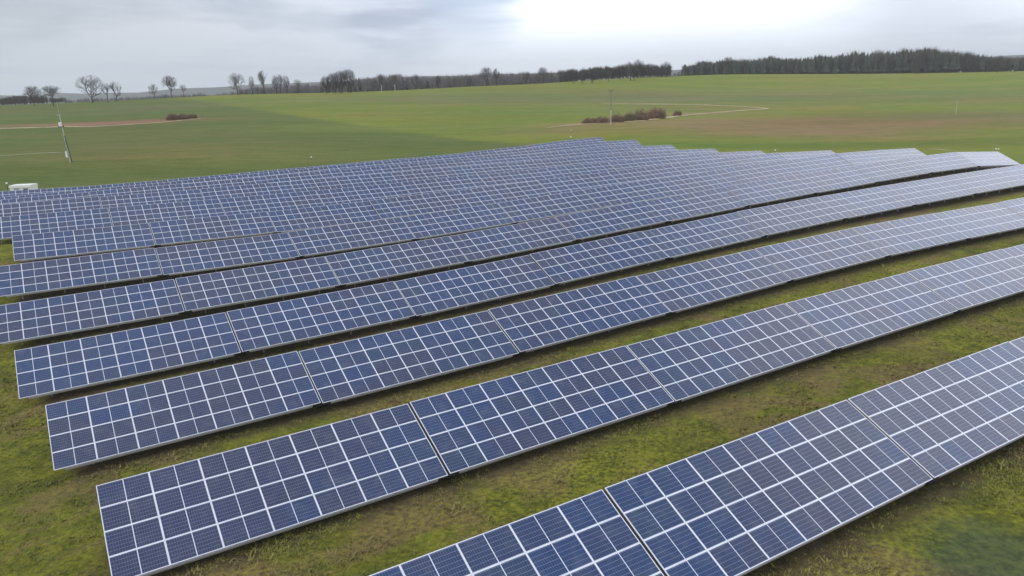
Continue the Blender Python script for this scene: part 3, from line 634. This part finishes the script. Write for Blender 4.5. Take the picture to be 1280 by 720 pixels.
marker(1247.5, 187.2, 190.5, 'right marker post of the pair at the far right', None, .7)

# ------------------------------------------------------------------ grass tufts between the near rows
def tufts(n, name, label):
    R = np.random.default_rng(5); V = []; Fc = []
    cnt = 0; bx, by, bz, bs = [], [], [], []
    while cnt < n:
        m_ = 60000; d = 17 + 58 * R.random(m_) ** .8; sxp = (R.random(m_) - .5) * 1500 / F_PX; x = sxp * d * 1.02; y = d * .985
        U = x * E_.x + y * E_.y; Vv = x * N_.x + y * N_.y; fr = (Vv - V0) / PITCH_V; rr = fr - np.floor(fr)
        start = np.interp(fr, np.arange(12), S); start = np.where(fr < .7, S[0] - TL, start)
        under = (rr > .03) & (rr < .31) & (U > start - .5) & (fr > -.02)
        cl = np.sin(x * 1.1 + 2 * np.sin(y * .7)) * np.sin(y * 1.3 + 2 * np.sin(x * .6)) + R.normal(0, .5, m_)
        patch_c = at(1262, 708); k = (~under) & (cl > -.1) & (np.hypot(x - patch_c.x, y - patch_c.y) > 3.6); bx.append(x[k]); by.append(y[k]); cnt += k.sum()  # no tufts inside the darker green ground patch
    x = np.concatenate(bx)[:n]; y = np.concatenate(by)[:n]; z = hgt(x, y)
    s = R.uniform(.04, .13, n) * np.where(R.random(n) < .06, 1.9, 1.)
    nb = 4; ang = R.uniform(0, 6.283, (n, nb)); le = R.uniform(.5, 1.3, (n, nb)) * s[:, None]
    cx = x[:, None] + R.normal(0, .06, (n, nb)); cy = y[:, None] + R.normal(0, .06, (n, nb)); w = s[:, None] * .22
    a0 = np.stack([cx - np.sin(ang) * w, cy + np.cos(ang) * w, np.broadcast_to(z[:, None], cx.shape) - .02], -1)
    a1 = np.stack([cx + np.sin(ang) * w, cy - np.cos(ang) * w, np.broadcast_to(z[:, None], cx.shape) - .02], -1)
    a2 = np.stack([cx + np.cos(ang) * le * .9, cy + np.sin(ang) * le * .9, z[:, None] + le * .55], -1)
    co = np.stack([a0, a1, a2], 2).reshape(-1, 3); nt_ = len(co) // 3
    me = bpy.data.meshes.new(name); me.vertices.add(len(co)); me.vertices.foreach_set('co', co.ravel())
    me.loops.add(len(co)); me.loops.foreach_set('vertex_index', np.arange(len(co))); me.polygons.add(nt_)
    me.polygons.foreach_set('loop_start', np.arange(nt_) * 3); me.polygons.foreach_set('loop_total', np.full(nt_, 3)); me.update()
    m = bpy.data.materials.new('grass_blades'); m.use_nodes = True; t = m.node_tree; b = t.nodes['Principled BSDF']; b.inputs['Roughness'].default_value = .8
    g = t.nodes.new('ShaderNodeNewGeometry'); c = site_color(t, g.outputs['Position'])
    c = mixc(t, mapr(t, g.outputs['Random Per Island'], .0, 1., 0, .35), c, mixc(t, mapr(t, noise(t, g.outputs['Position'], 9., 2), .4, .6), (.17, .19, .03), (.21, .16, .07)))
    t.links.new(c, b.inputs['Base Color']); me.materials.append(m)
    o = link_mesh(name, me); tag(o, label, 'grass', kind='stuff')
tufts(110000, 'grass', 'short mossy grass and dead stalks between the near rows')

# ------------------------------------------------------------------ distant ridge and haze
hm = MB(); pts = []
R = random.Random(4); NR = 90
for i in range(NR + 1):
    px = -500 + i * 24; d = 3200
    top_px = lin((-500, 122), (0, 119), (150, 116), (280, 108), (350, 104.5), (430, 101), (470, 97.5), (600, 93.5), (850, 87), (1000, 80), (1700, 52))(px) + 1.2 * mnoise.noise(Vector((px * .02, 0, 0))) * 2
    q = pix(px, top_px, d); q2 = pix(px, top_px, d + 700); pts.append((q.x, q.y, q.z, q2.x, q2.y))
for x, y, z, x2, y2 in pts: hm.v += [(x * .9, y * .9, -40), (x, y, z), (x2, y2, z * .9), (x2 * 1.1, y2 * 1.1, -40)]
for i in range(NR):
    for q in range(3): hm.f.append((i * 4 + q, i * 4 + q + 4, i * 4 + q + 5, i * 4 + q + 1)); hm.m.append(0)
hills = link_mesh('hills', hm.mesh('hills', mat('wooded_hills', (.02, .024, .03), .95, var=.3, vscale=.01), True)); tag(hills, kind='structure')
a = MB(); a.box(-6000, 6000, -6000, 6000, -60, 140)
hz = bpy.data.materials.new('haze'); hz.use_nodes = True; t = hz.node_tree; t.nodes.remove(t.nodes['Principled BSDF'])
pv = t.nodes.new('ShaderNodeVolumePrincipled'); pv.inputs['Color'].default_value = (.93, .96, 1, 1); pv.inputs['Density'].default_value = .00013; pv.inputs['Anisotropy'].default_value = 0.1
t.links.new(pv.outputs[0], t.nodes['Material Output'].inputs['Volume'])
haze = link_mesh('haze', a.mesh('haze', hz)); tag(haze, kind='stuff')
scene.cycles.volume_bounces = 1
